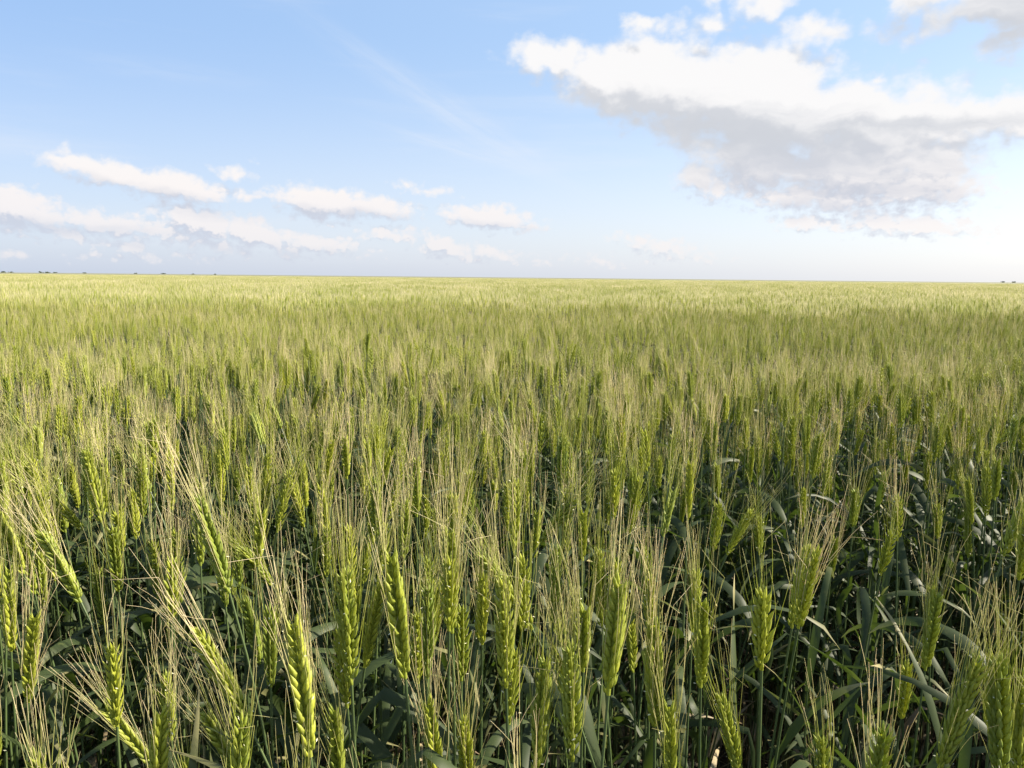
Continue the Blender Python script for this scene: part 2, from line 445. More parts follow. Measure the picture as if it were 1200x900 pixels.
def make_ear(r, P0, T0, L, lod=0, face=0.0, bend=None, spread=1.0, dry=0.0, awn_len=0.065, width=1.0):
    """ear and beard from the point P0 along T0; returns collectors (ear, beard) and the tip point"""
    ear, aw = MB(), MB()
    T0 = unit(T0)
    bend = np.zeros(3) if bend is None else np.asarray(bend)
    nseg = 9
    pts = [np.asarray(P0, float)]; T = T0.copy()
    dirs = [T0]
    for i in range(nseg):
        T = unit(T + bend / nseg); dirs.append(T); pts.append(pts[-1] + T * L / nseg)
    pts = np.array(pts); dirs = np.array(dirs)
    hint = (math.cos(face), math.sin(face), 0)
    base_tint = float(r.uniform(0.1, 0.9))
    if lod >= 2:
        # a slim bumpy body
        k = 4 if lod == 3 else 7
        ii = np.linspace(0, nseg, k)
        P = np.stack([np.interp(ii, np.arange(nseg + 1), pts[:, c]) for c in range(3)], 1)
        w = np.array([0.35, 1.0, 0.85, 0.25]) if lod == 3 else np.array([0.4, 0.95, 1.05, .95, 1.0, 0.72, 0.2])
        tube(ear, P, w * (0.0050 if lod == 2 else 0.0054) * width, 4 if lod == 2 else 3, MI['green_ear'], base_tint, 0.3, 0.8, hint)
        na = 13 if lod == 2 else 9
        for q in range(na):
            s = r.uniform(0.15, 1.0); i = int(s * nseg)
            th = r.uniform(0, 2 * math.pi); x, y, t = frame(dirs[i], hint)
            o = np.cos(th) * x + np.sin(th) * y
            d = unit(t + o * r.uniform(0.05, 0.24) * spread)
            la = awn_len * r.uniform(0.8, 1.25)
            p0 = pts[i] + o * 0.003
            wv = unit(np.cross(d, r.normal(size=3))) * (0.00038 if lod == 2 else 0.0006)
            aw.add([p0 - wv, p0 + wv, p0 + d * la * 0.55 + wv * .8, p0 + d * la * 0.55 - wv * .8, p0 + d * la + o * la * .06],
                   [[0, 1, 2, 3]], float(r.uniform(0, 1)) * 0.5 + dry * 0.3 + (0.14 if lod == 2 else 0.16), [0.1, 0.1, 0.6, 0.6, 1], 0, MI['awn_straw'])
            aw.f.append(np.array([[3, 2, 4]], np.int32) + aw.n - 5); aw.mi.append(np.array([MI['awn_straw']], np.int32))
        return ear, aw, pts[-1]
    tmpl = FT_HI if lod == 0 else FT_MID
    wisp = r.normal(size=(3, 3)) * 0.07
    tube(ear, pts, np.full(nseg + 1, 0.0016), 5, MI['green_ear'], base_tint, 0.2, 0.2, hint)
    n = int(round(L / 0.0040)) if lod == 0 else int(round(L / 0.0062))
    for i in range(n):
        s = (i + 0.4) / n
        q = s * nseg; i0 = min(int(q), nseg - 1); fr = q - i0
        p = pts[i0] * (1 - fr) + pts[i0 + 1] * fr
        x, y, t = frame(dirs[i0] * (1 - fr) + dirs[i0 + 1] * fr, hint)
        sg = 1 if i % 2 else -1
        size = (0.50 + 0.60 * math.sin(min(1.0, s * 1.3 + 0.06) * math.pi * 0.78)) * (1.0 if s < 0.85 else 1.0 - (s - .85) * 2.0)
        size *= r.uniform(0.9, 1.08)
        for k in ((-1, 0, 1) if lod == 0 else (-1, 1)):
            o = sg * x * (0.29 + 0.06 * r.normal()) + y * k * (0.36 + 0.08 * r.normal())
            d = unit(t + o * (0.95 if k else 1.05))
            lenf = 0.0140 * size * (1.0 if k else 0.9) * r.uniform(.9, 1.08); wf = 0.0046 * size * width
            base = p + sg * x * 0.0016 * width + y * k * 0.0019 * width + t * (0.0 if k else 0.003)
            fx, fy, ft = frame(d, sg * x + 0.6 * y * k)
            M = np.stack([fx * wf * 1.05, fy * wf * 0.95, ft * lenf], 1)
            ti = np.clip(base_tint + 0.25 * r.normal(), 0, 1)
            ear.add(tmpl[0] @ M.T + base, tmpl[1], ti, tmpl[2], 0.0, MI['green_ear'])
            has = (k != 0) or (r.random() < 0.35)
            if has and r.random() < ((0.64 if lod == 0 else 0.56) if s > 0.12 else 0.4):
                la = awn_len * r.uniform(0.75, 1.2) * (0.75 + 0.35 * min(1, s * 2))
                ap = base + d * lenf * 0.96
                out = unit(o)
                dd = unit(t + out * r.uniform(0.03, 0.22) * spread + 0.035 * r.normal(size=3) + wisp[int(r.integers(3))])
                m = 5 if lod == 0 else 3
                cur = out * r.normal() * 0.07 + 0.05 * r.normal(size=3)
                pp = [ap]; cd = unit(0.55 * d + 0.45 * dd)
                kink = r.random() < 0.10 + 0.14 * dry
                for q2 in range(m):
                    cd = unit(cd * 0.35 + dd * 0.65 + cur * (q2 / m) * 1.6)
                    if kink and q2 == m - 2:
                        dd = unit(dd + 0.8 * r.normal(size=3)); cd = dd
                    pp.append(pp[-1] + cd * la / m)
                rr = np.linspace(0.00030, 0.00011, m + 1) * (1.0 if lod == 0 else 0.95)
                tube(aw, pp, rr, 3, MI['awn_straw'], float(np.clip(r.uniform(0, 0.6) + dry * 0.5, 0, 1)), 0.0, 1.0, out)
        if lod == 0 and r.random() < 0.45:
            o = unit(sg * x + y * r.uniform(-1.2, 1.2)); c = p + o * r.uniform(0.006, 0.009) + t * 0.004
            a_ = unit(r.normal(size=3)) * 0.0017; b_ = unit(np.cross(a_, r.normal(size=3))) * 0.0005
            ear.add([c - a_, c + b_, c + a_, c - b_], [[0, 1, 2, 3]], 0.5, 0.5, 0, MI['anther_cream'])
    return ear, aw, pts[-1]

def make_leaf(r, P0, az, L, W, phi0, droop, twist, mi, tint, segs=10, swing=0.0, kink=None):
    mb = MB()
    s = np.linspace(0, 1, segs + 1)
    p = np.asarray(P0, float).copy(); V, al, ac = [], [], []
    ph = phi0
    for i, u in enumerate(s):
        phi = phi0 - droop * u ** 1.4
        if kink is not None and u > kink:
            phi -= 1.1
        a = az + swing * u
        t = np.array([math.cos(phi) * math.cos(a), math.cos(phi) * math.sin(a), math.sin(phi)])
        if i:
            p = p + t * L / segs
        sd_ = np.array([-math.sin(a), math.cos(a), 0.0])
        nn = np.cross(t, sd_)
        tw = twist * u
        sv = sd_ * math.cos(tw) + nn * math.sin(tw); nv = np.cross(sv, t)
        w = W * 0.5 * (0.45 + 0.55 * min(1, u * 5)) * max(0.02, (1 - u ** 2.6)) ** 0.8
        wav = 0.10 * W * math.sin(u * 17 + tint * 9)
        V += [p - sv * w + nv * (w * 0.25 + wav), p, p + sv * w + nv * (w * 0.25 - wav)]
        al += [u] * 3; ac += [-1, 0, 1]
    f = []
    for i in range(segs):
        b = i * 3
        f += [[b, b + 1, b + 4, b + 3], [b + 1, b + 2, b + 5, b + 4]]
    mb.add(V, f, tint, al, ac, mi)
    return mb

def hermite(p0, t0, p1, t1, n):
    u = np.linspace(0, 1, n)[:, None]
    return (2 * u**3 - 3 * u**2 + 1) * p0 + (u**3 - 2 * u**2 + u) * t0 + (-2 * u**3 + 3 * u**2) * p1 + (u**3 - u**2) * t1

def make_stalk(r, P1, T1, earL=0.085, lod=0, face=None, bend=None, spread=1.0, dry=0.0, awn_len=0.065, width=1.0, nleaf=3, leaves=True):
    """parts of a wheat stalk rooted at the origin whose ear starts at P1 along T1: list of (name, collector), plus the ear's tip"""
    P1 = np.asarray(P1, float); H = P1[2]
    T1 = unit(T1)
    n = 14 if lod == 0 else (7 if lod == 1 else 3)
    cur = hermite(np.zeros(3), np.array([0, 0, H * 1.0]), P1, T1 * H * 0.9, n)
    stem = MB()
    rad = np.interp(np.linspace(0, 1, n), [0, 0.55, 0.75, 1], [0.0024, 0.0021, 0.0014, 0.00115])
    if lod >= 2:
        tube(stem, cur[n // 3:] if lod == 3 else cur, rad[n // 3:] if lod == 3 else rad, 3, MI['stem_green'], 0.5)
    else:
        tube(stem, cur, rad, 6 if lod == 0 else 4, MI['stem_green'], float(r.random()))
    face = r.uniform(0, math.pi * 2) if face is None else face
    ear, aw, tip = make_ear(r, P1, T1, earL, lod, face, bend, spread, dry, awn_len, width)
    parts = [('stem', stem), ('ear', ear), ('beard', aw)]
    if leaves:
        az = r.uniform(0, 2 * math.pi)
        segs = 11 if lod == 0 else (6 if lod == 1 else 3)
        for k in range(nleaf):
            hf = (0.77, 0.55, 0.35, 0.16)[k] + r.uniform(-0.06, 0.06)
            p = np.array([np.interp(hf, np.linspace(0, 1, n), cur[:, c]) for c in range(3)])
            az += math.pi * (1 + r.uniform(-0.25, 0.25))
            dead = (k == 2 and r.random() < 0.55) or k == 3
            L = (r.uniform(0.16, 0.25), r.uniform(0.20, 0.30), r.uniform(0.16, 0.26), 0.15)[k]
            phi0 = R(r.uniform(48, 76)) if not dead else R(r.uniform(10, 50))
            droop = r.uniform(0.7, 2.5) if not dead else r.uniform(1.5, 2.6)
            W = r.uniform(0.009, 0.0165) * (0.6 if dead else 1)
            kink = r.uniform(0.4, 0.8) if r.random() < 0.22 else None
            parts.append(('dry_leaf' if dead else 'leaf', make_leaf(r, p, az, L, W, phi0, droop, r.normal() * 1.0, MI['leaf_dry'] if dead else MI['leaf_green'],
                          float(r.random()), segs, r.normal() * 0.3, kink)))
    return parts, tip

def merged(parts):
    m = MB()
    for _, p in parts:
        m.extend(p)
    return m

# ------------------------------------------------------------------ ground
def sheet(name, xs, ys, z, mat, kind):
    X, Y = np.meshgrid(xs, ys); n, m = X.shape
    V = np.stack([X.ravel(), Y.ravel(), np.full(X.size, z)], 1)
    i = np.arange(n - 1)[:, None] * m + np.arange(m - 1)[None, :]
    f = np.stack([i, i + 1, i + m + 1, i + m], -1).reshape(-1, 4)
    mb = MB(); mb.add(V, f)
    o = bpy.data.objects.new(name, mb.mesh(name, [mat])); C.objects.link(o)
    o['kind'] = kind
    return o
sheet('ground', np.linspace(-6000, 6000, 9), np.linspace(-3000, 9000, 9), 0.0, SOIL, 'structure')

# ------------------------------------------------------------------ wheat: nearest stalks as things
def random_shape(r):
    H = r.normal(0.765, 0.038)
    la = r.uniform(0, 2 * math.pi); lean = abs(r.normal()) * 0.075
    off = np.array([math.cos(la), math.sin(la)]) * lean
    P1 = np.array([off[0] * 0.5, off[1] * 0.5, H])
    T1 = unit([off[0] * 1.7, off[1] * 1.7, 1.0])
    if r.random() < 0.035:
        T1 = unit([off[0] * 3, off[1] * 3, 1.0])
    return dict(P1=P1, T1=T1, earL=r.uniform(0.058, 0.084), spread=r.uniform(0.45, 1.0), dry=float(r.random() ** 1.4), awn_len=r.uniform(0.048, 0.074),
                width=r.uniform(0.62, 0.94), nleaf=int(r.integers(3, 5)), bend=np.append(off * 0.8, 0))

# hand placed: ear tip x, y, ear base x, y, ear length (m), width, dryness, spread, label
HAND = [
 (462, 662, 475, 795, .092, 1.35, .15, .9, 'broad dark green wheat ear flecked with pale anthers, centre left near the bottom'),
 (573, 655, 624, 738, .090, 1.1, .2, .8, 'dark wheat ear tipped over to the left just right of centre'),
 (762, 740, 767, 851, .088, 1.15, .1, .5, 'plump plaited green wheat ear with short beard against dark gap'),
 (819, 712, 821, 806, .084, 1.1, .7, .9, 'wheat ear with straw beard and crumbly face, left of the long arched leaf'),
 (848, 828, 866, 910, .088, 1.0, .2, 1.1, 'wheat ear leaning left with flared beard at bottom edge, under the arched leaf'),
 (58, 628, 95, 706, .086, 1.1, .6, .9, 'wheat ear tilted left with swollen yellow grains at its foot, far left'),
 (240, 590, 269, 695, .092, 1.0, .75, 1.1, 'wheat ear tilted left with a long straw beard fanning to upper left'),
 (347, 752, 364, 887, .094, 1.3, .45, .6, 'large bright yellow green wheat ear with long straight beard, bottom left of centre'),
 (246, 750, 292, 850, .092, 1.1, .8, .8, 'wheat ear tilted left with two plump grain rows, left of the bright yellow ear'),
 (254, 845, 284, 915, .084, 1.2, .5, .9, 'bright yellow wheat ear tilted left at the bottom edge'),
 (293, 708, 305, 778, .080, 1.0, .2, .5, 'small knobbly green wheat ear above the tilted bright yellow ones'),
 (208, 626, 202, 700, .084, 1.0, .2, .6, 'upright green wheat ear in the left third, right above a shorter one'),
 (205, 703, 203, 764, .074, .9, .2, .5, 'short green wheat ear directly below another upright one, left third'),
 (120, 672, 122, 732, .074, .9, .1, .5, 'slim yellow green wheat ear between blue green leaves, far left'),
 (31, 630, 41, 696, .078, 1.0, .1, .5, 'pale flecked upright wheat ear close to the left edge'),
 (139, 838, 182, 902, .084, 1.0, .2, .7, 'dark green wheat ear slanting left low in the bottom left corner'),
 (527, 630, 530, 742, .092, 1.2, .3, .8, 'broad upright wheat ear with flared beard beside the tipped dark one'),
 (564, 640, 560, 692, .068, 1.1, .4, .7, 'short broad wheat ear tucked behind the tipped dark one'),
 (409, 680, 412, 802, .090, .95, .6, .7, 'slender yellow green wheat ear just left of the broad dark one'),
 (652, 738, 658, 812, .080, .95, .5, .8, 'thin wheat ear with reddish straw beard right of centre'),
 (667, 775, 671, 892, .090, 1.05, .3, .7, 'green wheat ear with upright beard at the bottom, right of centre'),
 (635, 792, 629, 905, .090, 1.0, .3, .6, 'yellow green wheat ear touching the bottom edge right of centre'),
 (701, 652, 706, 735, .084, .95, .4, .7, 'left one of two wheat ears standing pressed together on blue stems'),
 (718, 664, 711, 742, .080, .9, .3, .6, 'right one of two wheat ears standing pressed together on blue stems'),
 (738, 727, 742, 788, .074, .9, .4, .7, 'small wheat ear just left of the plump plaited one'),
 (589, 690, 593, 806, .090, 1.0, .2, .6, 'long straight wheat ear below the tipped dark one'),
 (938, 648, 928, 736, .088, 1.1, .5, .8, 'wheat ear on a tall bare stem at the left of the dark gap'),
 (1090, 703, 1084, 786, .086, 1.1, .8, .9, 'wheat ear with a crooked straw beard on bare stem, right side'),
 (1057, 784, 1056, 842, .066, 1.0, .2, 1.0, 'short wheat ear with long green beard just left of the crooked bearded one'),
 (1122, 784, 1100, 905, .096, .9, .7, .7, 'thin wheat ear slanting right near the bottom right corner'),
 (1164, 792, 1172, 912, .094, 1.3, .8, .9, 'thick dark wheat ear with bent straw beard in bottom right corner'),
 (1196, 812, 1193, 920, .090, 1.2, .2, .6, 'thick wheat ear cut by the right edge in the bottom corner'),
 (1192, 585, 1176, 652, .082, 1.0, .3, .7, 'wheat ear slanting right on a blue stem at the right edge'),
 (874, 600, 852, 650, .074, .95, .3, .8, 'wheat ear slanting right above the long arched leaf'),
 (109, 532, 119, 612, .086, 1.05, .2, .7, 'bright upright wheat ear in the upper left of the near stalks'),
 (71, 562, 77, 624, .078, .95, .2, .5, 'slim wheat ear left of the bright upright one, far left'),
 (8, 543, 4, 616, .086, 1.1, .1, .5, 'yellow green wheat ear cut by the left edge'),
 (505, 838, 515, 935, .088, 1.0, .9, 1.2, 'straw bearded wheat ear with its grain cut off below the bottom edge, at centre'),
 (545, 850, 550, 940, .088, 1.0, .6, 1.1, 'green bearded wheat ear mostly below the bottom edge, right of the straw one'),
 (395, 842, 399, 930, .086, 1.0, .3, .6, 'wheat ear low at bottom edge right of the large bright yellow one'),
 (960, 880, 966, 960, .084, 1.0, .9, .9, 'straw bearded wheat stalk rising from the bottom edge under the dark gap'),
]

GROUP = 'wheat stalks standing nearest in the field'
def link_parts(parts, root):
    keep = {}
    for name, mb in parts:
        mats = WHEAT_MATS
        o = bpy.data.objects.new(name, mb.mesh(name, mats)); C.objects.link(o)
        if name == 'beard':
            o.parent = keep['ear']
        else:
            o.parent = root; keep[name] = o
            if name == 'dry_leaf':
                o['label'] = 'withered straw coloured leaf'
def thing(name, label, cat, loc=(0, 0, 0), group=None):
    o = bpy.data.objects.new(name, None); C.objects.link(o)
    o.empty_display_size = 0.05
    o.location = loc; o['label'] = label; o['category'] = cat
    if group: o['group'] = group
    return o

placed = []      # (x, y, ear px, py, depth)
for (tx, ty, bx, by, Le, wd, dry, spr, lab) in HAND:
    L = math.hypot(tx - bx, ty - by)
    # the ear stands nearly upright, the camera looks down on it a little
    down = math.atan((by - 326) / F_PX)
    d = F_PX * Le * math.cos(down) / L * 1.02
    base = CAM + ray(bx, by) * d
    zmin, zmax = 0.66, 0.87
    if base.z < zmin or base.z > zmax:
        zt = min(max(base.z, zmin), zmax)
        k = (CAM.z - zt) / (CAM.z - base.z); d *= k; Le *= k
        base = CAM + ray(bx, by) * d
    right = CAM_R @ Vector((1, 0, 0))
    lean = (tx - bx) / L
    T = unit(np.array([lean, 0.02 + 0.05 * rng.normal(), math.sqrt(max(0.05, 1 - lean * lean))]))
    off = np.array([lean * 0.30 + 0.02 * rng.normal(), 0.03 * rng.normal()])
    root = thing('wheat_stalk', lab, 'wheat', (base.x - off[0], base.y - off[1], 0), GROUP)
    face = 0.35 + rng.normal() * 0.5
    if wd > 1.12: face = math.pi / 2 * (0.0) + 0.15
    wd = 0.32 + wd * 0.55
    parts, tip = make_stalk(rng, (off[0], off[1], base.z), T, Le, 0, face, np.array([lean * .25, 0, 0]), spr, dry, 0.064 + 0.018 * rng.random(), wd, 3)
    link_parts(parts, root)
    placed.append((root.location.x, root.location.y))

# prototypes of the other near stalks
N_PROTO = 26
protos = []
for i in range(N_PROTO):
    sh = random_shape(rng)
    protos.append((make_stalk(rng, lod=0, **sh), sh))

def keep_density(x, y):
    """fewer stalks right in front of the photographer and in the gap at the right"""
    d = math.hypot(x, y)
    px = x / max(y, 0.05)
    dens = 155 if d < 0.8 else 155 + (d - 0.8) * 120
    if px > 0.10 and d < 1.9:
        g_ = min(1, (px - 0.10) / 0.2) * (1 if d < 1.35 else (1.9 - d) / 0.55)
        dens *= 1 - 0.62 * g_
    if px < -0.15 and d < 1.2:
        dens *= 1.15
    return min(dens, 275.0)

def clump(x, y):
    return (math.sin(x * 2.1 + 1.3 * math.sin(y * 1.3)) * math.sin(y * 1.7 + 0.9 * math.sin(x * 1.9 + 2)) +
            0.6 * math.sin(x * 0.55 + 2 * math.sin(y * 0.31)) * math.sin(y * 0.47 + 1.2))

cand = []
G = 0.058     # jitter grid, about 300 per square metre
nx = int(10.0 / G)
for i in range(-nx, nx):
    for j in range(-12, nx):
        x = (i + rng.uniform(0, 1)) * G; y = (j + rng.uniform(0, 1)) * G
        d = math.hypot(x, y)
        if d > 8.3 + 0.9 * clump(x * 1.3, y * 1.3) or d < 0.42:
            continue
        if y < abs(x) * 0.9 - (1.2 if d < 3 else 0.6):
            continue
        if y < 0.1 and d < 0.7:
            continue
        if rng.random() > keep_density(x, y) / (1 / G / G):
            continue
        if d < 1.3 and any((x - a) ** 2 + (y - b) ** 2 < 0.028 ** 2 for a, b in placed):
            continue
        cand.append((x, y, d))
cand.sort(key=lambda c: c[2])

near, rest = [], []
for (x, y, d) in cand:
    k = int(rng.integers(N_PROTO)); rz = rng.uniform(0, 2 * math.pi); s = 1.0 + 0.038 * clump(x, y) + rng.normal() * 0.02
    (parts, tip), sh = protos[k]
    M = Matrix.Rotation(rz, 3, 'Z')
    a = Vector((x, y, 0)) + M @ Vector(sh['P1']) * s; b = Vector((x, y, 0)) + M @ Vector(tip) * s
    pa, pb = project(a), project(b)
    # nothing right in front of the lens
    if (b - CAM).length < 0.47 and b.y > 0:
        continue
    if math.hypot(b.x, b.y) < 0.46 and b.y > -0.05 and b.z > 0.6:
        continue
    ok = pb is not None and -15 < pb[0] < 1215 and 330 < pb[1] < 960
    if ok and d < 0.75 and pa is not None and pa[1] - pb[1] > 190:
        continue
    if ok and len(near) < 300 - len(HAND):
        near.append((x, y, rz, s, k, pa, pb, d))
    else:
        rest.append((x, y, rz, s, k))

LINK = {}
def place_near(x, y, rz, s, k, label):
    """the first use of a prototype builds its meshes, later ones copy the thing and its parts"""
    if k not in LINK:
        root = thing('wheat_stalk', label, 'wheat', (x, y, 0), GROUP)
        link_parts(protos[k][0][0], root)
        LINK[k] = root
    else:
        src = LINK[k]
        root = src.copy(); C.objects.link(root); root['label'] = label
        for ch in list(src.children):
            c = ch.copy(); C.objects.link(c); c.parent = root
            for gch in ch.children:
                e = gch.copy(); C.objects.link(e); e.parent = c
    root.location = (x, y, 0); root.rotation_euler = (0, 0, rz); root.scale = (s, s, s)
    return root

SHORT = ['the broad dark ear', 'the tipped dark ear', 'the plump plaited ear', 'the crumbly straw bearded ear', 'the ear flared under the arched leaf', 'the yellow footed ear',
 'the fan bearded tilted ear', 'the large bright yellow ear', 'the two rowed tilted ear', 'the tilted yellow ear', 'the small knobbly ear', None, None, 'the slim far left ear', None,
 'the slanting bottom left ear', 'the flared upright ear', None, 'the slender yellow green ear', 'the reddish bearded ear', None, None, None, 'the pressed together ears', None, None,
 'the bare stemmed ear', 'the crooked bearded ear', None, 'the thin slanting ear', 'the thick corner ear', None, 'the right edge ear', None, 'the bright upright ear', None, None, None, None, None, None]
MARKS = [(n_, (h_[0] + h_[2]) / 2, (h_[1] + h_[3]) / 2) for n_, h_ in zip(SHORT, HAND) if n_]
def label_near(pa, pb, sh):
    cx_, cy_ = (pa[0] + pb[0]) / 2, (pa[1] + pb[1]) / 2
    ang = math.degrees(math.atan2(pb[0] - pa[0], pa[1] - pb[1]))
    lean = 'upright' if abs(ang) < 7 else ('left-leaning' if ang < 0 else 'right-leaning') if abs(ang) < 20 else ('left-tipped' if ang < 0 else 'right-tipped')
    beard = ('flared ' if sh['spread'] > 0.85 else 'narrow ') + ('straw' if sh['dry'] > 0.45 else 'green') + ' beard'
    if cy_ < 880:
        best = min(MARKS, key=lambda m: math.hypot(m[1] - cx_, m[2] - cy_))
        dx_, dy_ = cx_ - best[1], cy_ - best[2]
        if math.hypot(dx_, dy_) < 62:
            rel = ('close left of' if dx_ < 0 else 'close right of') if abs(dx_) > 1.6 * abs(dy_) else (('close above' if dy_ < 0 else 'close below') if abs(dy_) > 1.6 * abs(dx_) else
                  ('upper-' if dy_ < 0 else 'lower-') + ('left of' if dx_ < 0 else 'right of'))
            return '%s wheat ear, %s, %s %s' % (lean, beard, rel, best[0])
    hx = ['at left edge', 'one tenth across', 'two tenths across', 'three tenths across', 'four tenths across', 'at midwidth', 'six tenths across', 'seven tenths across', 'eight tenths across', 'nine tenths across', 'at right edge'][min(10, max(0, round(cx_ / 120)))]
    vy = 'on bottom edge' if cy_ > 870 else 'just above bottom' if cy_ > 800 else 'one sixth up' if cy_ > 715 else 'a quarter up' if cy_ > 650 else 'one third up' if cy_ > 580 else 'two fifths up' if cy_ > 515 else 'just under half height'
    return '%s wheat ear, %s, %s, %s' % (lean, beard, hx, vy)
labels = [label_near(q[5], q[6], protos[q[4]][1]) for q in near]
by = {}
for i, l_ in enumerate(labels):
    by.setdefault(l_, []).append(i)
for l_, ids in by.items():
    if len(ids) == 1:
        continue
    ids.sort(key=lambda i: near[i][6][0])
    words_ = {2: ['left one', 'right one'], 3: ['leftmost one', 'middle one', 'rightmost one']}.get(len(ids)) or \
             ['leftmost', 'second from left', 'third from left', 'fourth from left', 'fifth from left', 'sixth from left', 'seventh from left', 'eighth from left'][:len(ids) - 1] + ['rightmost']
    for w_, i in zip(words_, ids):
        labels[i] = labels[i].replace(' wheat ear', ' wheat ear', 1) + ', ' + w_
print('label words', max(len(l.split()) for l in labels), 'unique', len(set(labels)), 'of', len(labels))
for idx, (x, y, rz, s, k, pa, pb, d) in enumerate(near):
    place_near(x, y, rz, s, k, labels[idx])

# ------------------------------------------------------------------ the rest of the field: ONE stuff object
src_col = bpy.data.collections.new('field_sources')
src_names = []
def source(name, mb):
    o = bpy.data.objects.new(name, mb.mesh(name, WHEAT_MATS)); src_col.objects.link(o)
    src_names.append(o.name)
r2 = np.random.default_rng(5)
for i in range(N_PROTO):                       # full stalks
    source('field_a%02d' % i, merged(protos[i][0][0]))
N_MID = 22
mids = []
for i in range(N_MID):
    sh = random_shape(r2); sh['nleaf'] = 3
    mb = merged(make_stalk(r2, lod=1, **sh)[0]); mids.append(mb)
    source('field_b%02d' % i, mb)
N_TILL = 12
for i in range(N_TILL):
    mb = MB()
    for q in range(2):
        ox, oy = r2.normal(size=2) * 0.015
        H = r2.uniform(0.42, 0.62); tx_, ty_ = r2.normal(size=2) * 0.05
        cur = hermite(np.array([ox, oy, 0]), np.array([0, 0, H]), np.array([ox + tx_, oy + ty_, H]), np.array([tx_, ty_, H * .8]), 6)
        tube(mb, cur, np.linspace(0.0022, 0.0013, 6), 4, MI['stem_green'], float(r2.random()))
        az = r2.uniform(0, 6.28)
        for k in range(4):
            hf = (1.0, .75, .5, .25)[k]
            p = np.array([np.interp(hf, np.linspace(0, 1, 6), cur[:, c]) for c in range(3)])
            az += math.pi + r2.normal() * .4; dead = k == 3 or (k == 2 and r2.random() < .4)
            mb.extend(make_leaf(r2, p, az, r2.uniform(.16, .28), r2.uniform(.008, .015), R(r2.uniform(45, 82)), r2.uniform(.5, 2.4), r2.normal(), MI['leaf_dry'] if dead else MI['leaf_green'],
                                float(r2.random()), 8, r2.normal() * .3, r2.uniform(.4, .8) if r2.random() < .25 else None))
    source('field_bz%02d' % i, mb)
N_PATCH, N_FAR = 5, 5
PS = 0.6
def patch(lod, size, dens):
    mb = MB()
    n = int(size * size * dens)
    bank = []
    for _ in range(26):
        sh = random_shape(r2); sh['nleaf'] = 2
        bank.append(merged(make_stalk(r2, lod=lod, leaves=lod == 2, **sh)[0]))
    for _ in range(n):
        a = r2.uniform(0, 2 * math.pi); c, s_ = math.cos(a), math.sin(a); q = 1 + r2.normal() * 0.02
        M = np.array([[c, -s_, 0], [s_, c, 0], [0, 0, 1]]) * q
        x, y = r2.uniform(-size / 2, size / 2, 2)
        mb.extend(bank[int(r2.integers(26))], M, (x, y, 0), tint_shift=float(r2.normal() * 0.15))
    return mb
for i in range(N_PATCH):
    source('field_c%02d' % i, patch(2, PS, 240))
for i in range(N_FAR):
    source('field_d%02d' % i, patch(3, 1.2, 230))

pts, idx, rot, scl = [], [], [], []
def pt(x, y, i, a, s, z=0.0):
    pts.append((x, y, z)); idx.append(i); rot.append((0, 0, a)); scl.append(s)
for (x, y, rz, s, k) in rest:
    d = math.hypot(x, y)
    if d < 2.6:
        pt(x, y, k, rz, s)
    else:
        pt(x, y, N_PROTO + int(r2.integers(N_MID)), rz, s)
# middle distance in patches
o1 = N_PROTO + N_MID + N_TILL
for i in range(-60, 60):
    for j in range(-4, 60):
        x, y = (i + r2.random()) * 0.095, (j + r2.random()) * 0.095
        d = math.hypot(x, y)
        if 0.5 < d < 5.2 and y > abs(x) * 0.9 - (1.0 if d < 2.5 else 0.4) and r2.random() < (0.75 if x < 0.1 * y or d > 1.7 else 0.45):
            pt(x, y, N_PROTO + N_MID + int(r2.integers(N_TILL)), r2.uniform(0, 6.28), r2.uniform(0.85, 1.1))
g1 = 0.5
for i in range(-46, 46):
    for j in range(0, 46):
        x, y = (i + .5) * g1, (j + .5) * g1
        d = math.hypot(x, y)
        if 8.3 + 0.9 * clump(x * 1.3, y * 1.3) < d < 20.5 + 1.5 * clump(x, y) and y > abs(x) * 0.95 - 2:
            pt(x + r2.uniform(-.05, .05), y + r2.uniform(-.05, .05), o1 + int(r2.integers(N_PATCH)), r2.uniform(0, 6.28), 1.0 + 0.022 * clump(x, y) + r2.normal() * 0.018)
o2 = o1 + N_PATCH
g2 = 1.0
for i in range(-140, 140):
    for j in range(0, 141):
        x, y = (i + .5) * g2, (j + .5) * g2
        d = math.hypot(x, y)
        if 20.0 + 1.5 * clump(x, y) < d < 140 and y > abs(x) * 0.95 - 2:
            pt(x + r2.uniform(-.1, .1), y + r2.uniform(-.1, .1), o2 + int(r2.integers(N_FAR)), r2.uniform(0, 6.28), 1.0 + 0.022 * clump(x * .5, y * .5) + r2.normal() * 0.02)

# the far canopy as a rough sheet, part of the same mass of wheat
fm = bpy.data.meshes.new('wheat_field')
n = len(pts)
cx = np.sinh(np.linspace(-6.2, 6.2, 161)) * 12.2
cy = 92 * np.exp(np.linspace(0, math.log(4200 / 92), 150))
X, Y = np.meshgrid(cx, cy)
Z = 0.77 + 0.03 * np.sin(X * 0.11 + Y * 0.05) + 0.02 * r2.normal(size=X.shape)
cv = np.stack([X.ravel(), Y.ravel(), Z.ravel()], 1)
i = np.arange(149)[:, None] * 161 + np.arange(160)[None, :]
cf = np.stack([i, i + 1, i + 162, i + 161], -1).reshape(-1, 4) + n
allv = np.concatenate([np.array(pts, float), cv])
fm.vertices.add(len(allv)); fm.vertices.foreach_set('co', allv.astype(np.float32).ravel())
fm.loops.add(cf.size); fm.loops.foreach_set('vertex_index', cf.ravel().astype(np.int32))
fm.polygons.add(len(cf)); fm.polygons.foreach_set('loop_start', (np.arange(len(cf)) * 4).astype(np.int32))
fm.materials.append(CANOPY)
m_ = len(cv)
